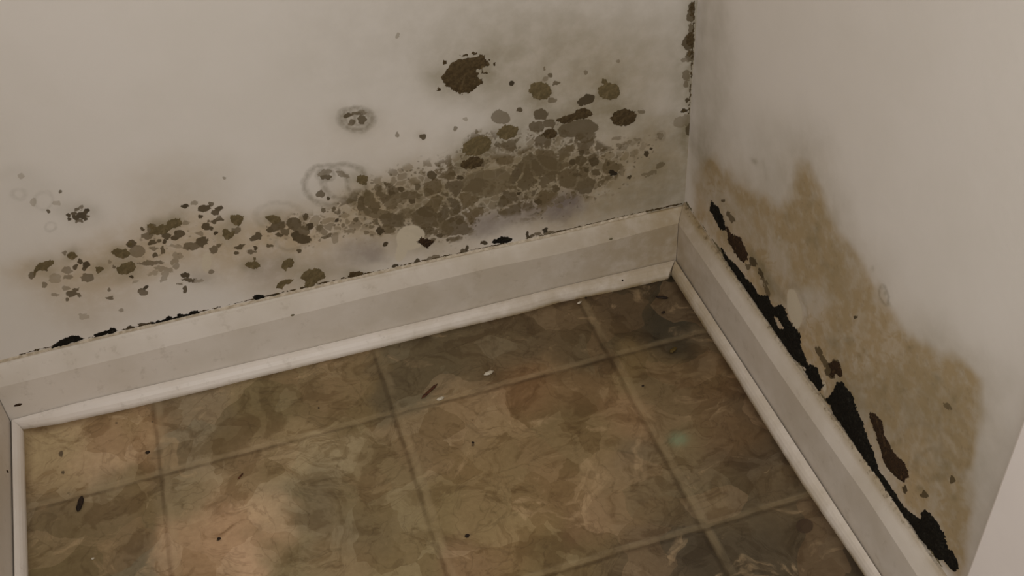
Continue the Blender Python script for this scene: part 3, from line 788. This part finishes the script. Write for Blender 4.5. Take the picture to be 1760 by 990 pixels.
def board_profile(zt, z2):
    def f(s):
        a, b = zt(s), z2(s)
        pts = [(0, 0.0), (0, a - 0.0005), (0.0035, a)]
        for t in (0.15, 0.3, 0.5, 0.7, 0.85, 1.0):      # gentle eased slope
            pts.append((0.0035 + (TB - 0.0035) * t, a + (b - a) * t ** 1.25))
        for t in (0.1, 0.3, 0.5, 0.7, 0.85):
            pts.append((TB, b * (1 - t)))
        pts.append((TB, 0.0))
        return pts
    return f


def shoe_profile(z3, y4, gap):
    def f(s):
        h, r, g = z3(s), y4(s), gap(s)
        d0 = TB + g
        pts = [(d0, 0.0), (d0, h - 0.002), (d0 + 0.0012, h)]
        for t in (0.2, 0.4, 0.6, 0.8, 0.93):
            a = t * math.pi / 2
            pts.append((d0 + 0.0012 + (r - d0 - 0.0012) * math.sin(a) ** 1.25, h * (0.12 + 0.88 * math.cos(a) ** 1.1)))
        pts += [(r, h * 0.1), (r, 0.0)]
        return pts
    return f


sx = np.concatenate([np.linspace(-L, -L + 0.04, 12), np.linspace(-L + 0.05, -0.05, 120), np.linspace(-0.04, 0, 12)])
G = 0.0005
left_end = lambda d: lx(-d) + d + G
right_end = lambda d: -d - G
mk_back = lambda s, d, z: (s, -d, z)
bb, W = sweep('baseboard_back', sx, board_profile(zt_back, z2_back), mk_back, (left_end, right_end), MAT['trim'])
wear(bb, W,
     lambda s, d, z: 0.50 * sstep(-0.30, 0.0, s) * 1.0 + 0.36 * sstep(-0.80, -0.3, s) + 0.35 * sstep(0.103, 0.107, z) * fbm(s * 50, z * 50, 5),
     lambda s, d, z: 0.32 * sstep(0.1, 0.107, z) + 0.10 * sstep(-0.2, 0, s))
tag(bb, 'white painted baseboard under the mouldy back wall', 'baseboard', 'structure')
gapb = lambda s: 0.0003 + 0.0007 * float(sstep(-0.45, -0.38, np.array(s))) * (1 if s > -0.5 else 0) + (0.0006 if s < -0.55 else 0)
sb, W = sweep('trim_1', sx, shoe_profile(z3_back, lambda s: -y4_back(s), gapb), mk_back, (left_end, lambda d: -d - 0.0007), MAT['trim2'])
wear(sb, W,
     lambda s, d, z: 0.62 * sstep(-0.62, -0.1, s) + 0.10 + 0.45 * sstep(0.006, 0.0, z),
     lambda s, d, z: 0.50 * sstep(0.005, 0.0, z) + 0.12 * sstep(-0.3, 0, s))
tag(sb, 'narrow white shoe moulding along the foot of the back baseboard', 'moulding', 'structure')

sy = np.concatenate([[CASE_Y], np.linspace(-0.69, -0.05, 90), np.linspace(-0.04, 0, 12)])
mk_right = lambda s, d, z: (-d, s, z)
cend = lambda d: CASE_Y
br, W = sweep('baseboard_right', sy, board_profile(zt_right, lambda s: zt_right(s) - (HB - H2)), mk_right, (cend, lambda d: -d - G), MAT['trim'])
wear(br, W,
     lambda s, d, z: 0.50 * sstep(-0.22, 0.0, s) + 0.24 + 0.5 * sstep(0.1, 0.108, z),
     lambda s, d, z: 0.42 * sstep(0.098, 0.108, z) + 0.12)
tag(br, 'white painted baseboard below the black mould on the right wall', 'baseboard', 'structure')
sr, W = sweep('trim_2', sy, shoe_profile(lambda s: H3, lambda s: -y4_right(s), lambda s: 0.0019), mk_right, (cend, lambda d: -d - 0.0007), MAT['trim2'])
wear(sr, W,
     lambda s, d, z: 0.42 * sstep(-0.3, 0.0, s) + 0.46 + 0.5 * sstep(0.008, 0.0, z),
     lambda s, d, z: 0.5 * sstep(0.007, 0.0, z) + 0.08)
tag(sr, 'narrow white shoe moulding along the foot of the right baseboard', 'moulding', 'structure')

sl = np.concatenate([np.linspace(-1.0, -0.06, 60), np.linspace(-0.05, 0, 12)])
mk_left = lambda s, d, z: (lx(s) + d, s, z)
lo = lambda d: -1.0
bl, W = sweep('baseboard_left', sl, board_profile(lambda s: HB, lambda s: H2), mk_left, (lo, lambda d: -d - 0.0022), MAT['trim'])
wear(bl, W, lambda s, d, z: 0 * s + 0.08, lambda s, d, z: 0 * s + 0.05)
tag(bl, 'white baseboard on the left wall cut by the left photo edge', 'baseboard', 'structure')
ssl, W = sweep('trim_3', sl, shoe_profile(lambda s: H3, lambda s: TS, lambda s: 0.0019), mk_left, (lo, lambda d: -d - 0.0009), MAT['trim2'])
wear(ssl, W, lambda s, d, z: 0.1 + 0.4 * sstep(0.006, 0, z), lambda s, d, z: 0.35 * sstep(0.006, 0, z))
tag(ssl, 'narrow white shoe moulding at the left edge of the floor', 'moulding', 'structure')

# door casing standing on the floor at the right: board with an eased edge
cz = [(0.0, 0.0), (0.0165, 0.0), (0.0192, 0.0012), (0.02, 0.004), (0.02, -0.086 + 0.0), (0.018, -0.090), (0.0, -0.090)]
V, Fc = [], []
ring_pts = [(0.0, 0.0), (0.0175, 0.0), (0.0193, 0.0007), (0.02, 0.0025), (0.02, 0.086), (0.018, 0.09), (0.0, 0.09)]
for zz in (0.0, 2.1):
    for d, w in ring_pts:
        V.append((-d, CASE_Y - w, zz))
n = len(ring_pts)
for j in range(n):
    k = (j + 1) % n
    Fc.append((j, k, n + k, n + j))
Fc += [tuple(range(n))[::-1], tuple(range(n, 2 * n))]
cs = link_mesh('trim_4', V, Fc, MAT['casing'])
tag(cs, 'smooth pinkish white door casing at the lower right edge', 'casing', 'structure')


# ------------------------------------------------------------------ crusts: real relief growing on a plane
PLANES = {'back': (1, 0.0, 0, 2, (0, -1, 0)), 'right': (0, 0.0, 1, 2, (-1, 0, 0))}


def crust(name, plane, shapes, mat, height=0.0012, rough=2.0, step=0.0008, parent=None, seed=0, freq=300):
    ax, val, a0, a1, nrm = PLANES[plane]
    pts = []
    for sh in shapes:
        if sh[0] == 'e':
            _, cx, cy, rx, ry, an = sh
            R = max(rx, ry) + 5
            pts += [(cx - R, cy - R), (cx + R, cy - R), (cx + R, cy + R), (cx - R, cy + R)]
        else:
            w = 5 + (sh[2] if sh[0] == 'l' else 0)
            for px, py in sh[1]:
                pts += [(px - w, py - w), (px + w, py + w), (px + w, py - w), (px - w, py + w)]
    Q = np.array([survey(px, py, ax, val) for px, py in pts])
    U = np.arange(Q[:, a0].min(), Q[:, a0].max() + step, step)
    W = np.arange(Q[:, a1].min(), Q[:, a1].max() + step, step)
    uu, ww = np.meshgrid(U, W, indexing='ij')
    P = np.zeros((uu.size, 3))
    P[:, ax] = val
    P[:, a0] = uu.ravel()
    P[:, a1] = ww.ravel()
    x, y = chart(P)
    D = np.full(len(x), -1e9)
    for sh in shapes:
        if sh[0] == 'e':
            D = np.maximum(D, sd_ell(x, y, *sh[1:]))
        elif sh[0] == 'p':
            D = np.maximum(D, sd_poly(x, y, sh[1]))
        elif sh[0] == 'l':
            D = np.maximum(D, sd_line(x, y, sh[1], sh[2]))
    for sh in shapes:
        if sh[0] == 'hole':
            D = np.minimum(D, -sd_poly(x, y, sh[1]))
    D = D + rough * 2 * (fbm(P[:, a0] * freq, P[:, a1] * freq, 50 + seed, 3) - 0.5) + rough * 1.3 * (vnoise(P[:, a0] * 700, P[:, a1] * 700, seed) - 0.5)
    nu, nw = len(U), len(W)
    Dg = D.reshape(nu, nw)
    cellD = (Dg[:-1, :-1] + Dg[1:, :-1] + Dg[1:, 1:] + Dg[:-1, 1:]) / 4
    keep = cellD > 0
    if not keep.any():
        return None
    i, j = np.where(keep)
    idx = lambda a, b: a * nw + b
    quads = np.stack([idx(i, j), idx(i + 1, j), idx(i + 1, j + 1), idx(i, j + 1)], 1)
    cnt = np.bincount(quads.ravel(), minlength=nu * nw)
    full = cnt == 4
    h = np.where(full, 0.25 * height + height * sstep(0, 9, D) + height * 0.7 * (fbm(P[:, a0] * 420, P[:, a1] * 420, 90 + seed, 3) - 0.4), -0.0003)
    h = np.where(full, np.maximum(h, 0.00015), h)
    P = P + h[:, None] * np.array(nrm)
    used = np.unique(quads)
    remap = np.full(nu * nw, -1)
    remap[used] = np.arange(len(used))
    q = remap[quads]
    Pu = P[used]
    # face the room
    a, b, d = Pu[q[0, 0]], Pu[q[0, 1]], Pu[q[0, 3]]
    if np.dot(np.cross(b - a, d - a), nrm) < 0:
        q = q[:, ::-1]
    cen = Pu.mean(0)
    cen[ax] = val
    o = link_mesh(name, Pu - cen, [tuple(int(v) for v in r) for r in q], mat, parent, smooth=True)
    o.location = cen
    return o


def mould(plane, shapes, mat, label, height=0.0012, rough=2.0, seed=0, name='mould_patch', cat='mould', freq=300):
    o = crust(name, plane, shapes, MAT[mat], height, rough, seed=seed, freq=freq)
    return tag(o, label, cat)


def z6(pts, ox=1160, oy=240, k=2.75):
    return [(ox + a / k, oy + b / k) for a, b in pts]


def z7(pts):
    return z6(pts, 1340, 560, 2.302)


mould('right', [('p', z6([(173, 278), (190, 308), (208, 320), (220, 350), (236, 388), (243, 425), (226, 436), (205, 410), (186, 372), (164, 336), (168, 308)]))], 'black',
      'black mould streak highest on the right wall, nearest the room corner', 0.0018, 2.0, 1)
mould('right', [('p', z6([(240, 402), (262, 440), (285, 452), (312, 462), (328, 500), (344, 535), (346, 570), (322, 582), (298, 560), (272, 518), (252, 482), (246, 440)]))], 'red',
      'dark reddish-brown mould blot just below the topmost black streak', 0.0014, 2.4, 2)
mould('right', [('p', z6([(213, 507), (235, 530), (262, 568), (300, 602), (338, 655), (375, 690), (392, 725), (405, 735), (440, 735), (462, 790), (478, 790), (500, 778), (520, 800), (540, 850), (575, 900), (596, 935), (592, 1000),
                         (600, 1060), (560, 1040), (520, 985), (480, 925), (430, 855), (385, 785), (335, 712), (285, 640), (235, 565)])),
                ('hole', z6([(470, 838), (490, 842), (512, 890), (500, 900), (480, 870)])),
                ('p', z7([(20, 0), (58, 0), (82, 35), (84, 75), (112, 150), (118, 178), (95, 165), (60, 120), (20, 60)]))], 'black',
      'long black mould band on the right baseboard beside the white peeled patch', 0.0024, 2.2, 3, name='mould_band')
mould('right', [('p', z7([(108, 168), (120, 152), (150, 165), (160, 205), (178, 235), (160, 262), (140, 240), (118, 210), (100, 180)]))], 'black',
      'small black mould clump between the long upper and lower bands', 0.0018, 2.2, 4)
mould('right', [('p', z7([(186, 292), (212, 262), (228, 222), (245, 220), (262, 242), (290, 270), (304, 330), (330, 380), (352, 450), (376, 510), (396, 575), (438, 632), (470, 680), (492, 715), (530, 745), (560, 765),
                         (562, 740), (575, 728), (600, 742), (628, 785), (650, 820), (668, 880), (690, 900), (706, 932), (708, 958), (694, 978), (672, 960), (655, 925), (630, 928), (600, 890), (560, 850), (520, 790), (475, 735), (430, 675), (385, 610), (345, 550), (300, 480), (255, 405), (215, 345)]))], 'black',
      'longest black mould band running down the right baseboard to the casing', 0.0030, 2.4, 5, name='mould_band')
mould('right', [('p', z7([(352, 345), (368, 340), (392, 358), (410, 385), (412, 425), (432, 465), (462, 510), (492, 540), (510, 575), (512, 602), (498, 606), (490, 622), (458, 600), (425, 562), (405, 520), (395, 480), (382, 440), (366, 398)]))], 'red',
      'dark brown mould streak parallel to and above the longest black band', 0.0012, 2.2, 6)
mould('right', [('p', z7([(190, 150), (215, 135), (236, 142), (248, 175), (252, 200), (238, 205), (222, 190), (210, 208), (196, 196), (202, 176)]))], 'red',
      'small rusty brown mould fleck above the gap in the black band', 0.0008, 0.8, 7)

for k, (sh, mt, lab, hh, rg) in enumerate(BACK):
    mould('back', sh, mt, lab, hh, rg, 20 + k)

# dark growth in the joints: along the top of each board and down the corner
def polyline_on(fn, x0, x1, off, n=60):
    out = []
    for s in np.linspace(x0, x1, n):
        x, y = chart(np.array([[s, 0.0, fn(s)]]))
        out.append((float(x[0]), float(y[0]) + off))
    return out


def polyline_right(fn, y0, y1, off, n=40):
    out = []
    for s in np.linspace(y0, y1, n):
        x, y = chart(np.array([[0.0, s, fn(s)]]))
        out.append((float(x[0]) + off, float(y[0])))
    return out


o = crust('joint_grime', 'back', [('l', polyline_on(zt_back, -0.93, -0.50, -4.5), 1.3), ('l', polyline_on(zt_back, -0.62, -0.18, -3.5), 1.1), ('l', polyline_on(zt_back, -0.20, -0.004, -2.0), 1.9)], MAT['dkbrown'], 0.0004, 1.5, seed=70, parent=bb, freq=160)
tag(o, 'dark grime line in the caulk joint')
o = crust('joint_grime', 'right', [('l', polyline_right(zt_right, -0.66, -0.10, 2.0), 1.6), ('l', polyline_right(zt_right, -0.10, -0.002, 1.5), 1.2)], MAT['grey'], 0.0004, 1.8, seed=71, parent=br, freq=90)
tag(o, 'dark grime line in the caulk joint')
# caulk bead along the back board: a low ridge of old filler between wall and board
cp = []
xs = np.linspace(-L + 0.03, -0.06, 170)
V, Fc = [], []
for k, s_ in enumerate(xs):
    zt = zt_back(s_)
    hgt = 0.0022 + 0.0010 * float(fbm(np.array(s_ * 40.0), np.array(1.0), 4))
    for d, z in ((-0.0002, zt - 0.001), (-0.0002, zt + hgt), (0.0007, zt + hgt * 0.85), (0.0016, zt + hgt * 0.4), (0.0022, zt - 0.0004)):
        V.append((s_, -d, z))
for k in range(len(xs) - 1):
    for j in range(5):
        a, b = k * 5 + j, k * 5 + (j + 1) % 5
        Fc.append((a, b, b + 5, a + 5))
Fc += [(4, 3, 2, 1, 0), tuple((len(xs) - 1) * 5 + j for j in range(5))]
ck = link_mesh('caulk_bead', V, Fc, MAT['caulk'], bb)
tag(ck, 'cracked old caulk bead')

# room corner joint: dark seam growth
o = crust('corner_mould', 'back', [('l', [(1193.5, -20), (1191.5, 60), (1188.5, 120), (1186, 160), (1184.5, 195)], 1.8), ('e', 1188, 16, 4, 12, 0), ('e', 1186, 68, 7, 13, 5), ('e', 1185, 92, 5, 6, 0), ('e', 1176, 190, 4, 3.5, 0)], MAT['dkbrown'], 0.0006, 2.2, seed=72)
tag(o, 'dark mould line climbing the vertical corner between both walls', 'mould')


# ------------------------------------------------------------------ loose bits on the floor
def pebble(name, px, py, length, width, height, ang, mat, label, cat='debris', seed=0, group=None, taper=0.6, facets=10, seg=7):
    """an irregular elongated bit lying on the floor, long axis along world angle ang (degrees)"""
    P = survey(px, py, 2, 0.0)
    V, Fc = [], []
    rng = np.random.RandomState(seed)
    for i in range(seg + 1):
        t = i / seg * 2 - 1
        r = max(0.06, (1 - abs(t) ** (2.2 / max(taper, .2)))) ** 0.5
        for j in range(facets):
            a = 2 * math.pi * j / facets
            jit = 1 + 0.22 * (rng.rand() - 0.5)
            V.append((t * length / 2 * (1 + 0.04 * rng.randn()), math.cos(a) * width / 2 * r * jit, height / 2 + math.sin(a) * height / 2 * r * jit))
    for i in range(seg):
        for j in range(facets):
            k = (j + 1) % facets
            Fc.append((i * facets + j, i * facets + k, (i + 1) * facets + k, (i + 1) * facets + j))
    Fc.append(tuple(range(facets))[::-1])
    Fc.append(tuple(seg * facets + j for j in range(facets)))
    V = np.array(V)
    V[:, 2] -= V[:, 2].min()
    o = link_mesh(name, V, Fc, MAT[mat], None, smooth=True)
    o.location = (P[0], P[1], 0.0003)
    o.rotation_euler = (0, 0, math.radians(ang))
    return tag(o, label, cat, None, group)


def floor_angle(x0, y0, x1, y1):
    a, b = survey(x0, y0, 2, 0), survey(x1, y1, 2, 0)
    return math.degrees(math.atan2(b[1] - a[1], b[0] - a[0])), float(np.linalg.norm(b - a))


an, ln = floor_angle(725, 686, 751, 662)
pebble('wood_splinter', 738, 674, ln, 0.0042, 0.0028, an, 'splinter', 'reddish-brown wood splinter lying by the middle tile seam', 'splinter', 1, taper=.25)
an, ln = floor_angle(135, 881, 142, 855)
pebble('dark_dropping', 138.5, 868, ln, 0.0072, 0.005, an, 'dropping', 'fat black pellet on the tile at lower left', 'dropping', 2)
an, ln = floor_angle(1127, 512, 1148, 514)
pebble('dark_dropping', 1138, 513, ln, 0.0045, 0.0035, an, 'dropping', 'dark pellet on the floor just inside the room corner', 'dropping', 3)
pebble('husk', 1157, 603, 0.013, 0.006, 0.003, floor_angle(1150, 609, 1165, 598)[0], 'seed', 'olive-brown husk on the rightmost tile near right baseboard', 'husk', 4)
an, ln = floor_angle(409, 825, 418, 814)
pebble('wood_splinter', 413.5, 819.5, ln, 0.0022, 0.0018, an, 'splinter', 'tiny dark splinter on the pale left tile', 'splinter', 5, taper=.3)
pebble('dropping_fragment', 1140, 538, 0.007, 0.004, 0.002, 25, 'dropping', 'small dark crumb below the pellet in the corner', 'crumb', 6)
for k, (px, py, l, w, lab) in enumerate([
    (757, 686, 0.011, 0.006, 'white plaster chip right of the reddish wood splinter'),
    (840, 642, 0.015, 0.007, 'larger pale plaster chip above the middle tile seam'),
    (996, 521, 0.008, 0.004, 'faint pale chip near the back shoe moulding'),
    (160, 961, 0.004, 0.003, 'tiny white speck at the bottom of the left tile'),
]):
    pebble('plaster_chip', px, py, l, w, 0.0022, [8, 12, 20, 0][k], 'chip', lab, 'chip', 10 + k, facets=6, seg=4)
CR = [(254, 779, .006, 'dark crumb on the pinkish tile at upper left'), (1105, 664, .004, 'round dark crumb on the tile below the husk'), (1007, 513, .004, 'dark crumb against the back shoe moulding'),
      (548, 702, .003, 'dark crumb on the brown tile left of the splinter'), (813, 762, .004, 'dark crumb on the central tile'), (377, 927, .005, 'dark crumb low on the pale left tile'), (803, 922, .006, 'dark crumb at the bottom of the central tile')]
for k, (px, py, l, lab) in enumerate(CR):
    pebble('crumb', px, py, l, l * 0.75, l * 0.5, 30 * k, 'dropping', lab, 'crumb', 30 + k, facets=7, seg=4)


# nail heads and nicks in the trim
def bit_on(name, P, nrm, r, mat, parent, label=None, stretch=1.0, seed=0):
    rng = np.random.RandomState(seed)
    n = Vector(nrm).normalized()
    t = n.cross(Vector((0.3, 0.5, 0.8))).normalized()
    if abs(n.z) < 0.9:
        t = n.cross(Vector((0, 0, 1))).normalized()
    b = n.cross(t)
    V, Fc = [tuple(Vector(P) + n * 0.0004)], []
    for ringk, (q, h) in enumerate(((0.6, 0.0004), (1.0, -0.0002))):
        for j in range(10):
            a = 2 * math.pi * j / 10
            rr = r * q * (1 + 0.3 * (rng.rand() - 0.5))
            V.append(tuple(Vector(P) + t * math.cos(a) * rr * stretch + b * math.sin(a) * rr + n * h))
    for j in range(10):
        k = (j + 1) % 10
        Fc.append((0, 1 + j, 1 + k))
        Fc.append((1 + j, 11 + j, 11 + k, 1 + k))
    o = link_mesh(name, V, Fc, MAT[mat], parent)
    if label:
        o['label'] = label
    return o


for px, py, r in [(31, 696, 0.0028)]:
    bit_on('gouge', survey(px, py, 1, -TB), (0, -1, 0), r, 'red', bb, 'dark gouge in the board face', 2.4, 1)
for k, (px, py) in enumerate([(1050, 411), (503, 542)]):
    bit_on('nail_dimple', survey(px, py, 1, -TB), (0, -1, 0), 0.0018, 'grey', bb, None, 1.5, 5 + k)
for k, (px, py) in enumerate([(1070, 482), (1109, 462)]):
    P = survey(px, py, 2, 0.0135)
    bit_on('nail_hole', P, (0, -0.7, 0.7), 0.0014, 'dropping', sb, 'dark nail hole', 1.0, 9 + k)
bit_on('gouge', survey(13, 810, 0, -0.957), (1, 0, 0.3), 0.0022, 'red', bl, 'dark nick', 1.0, 20)
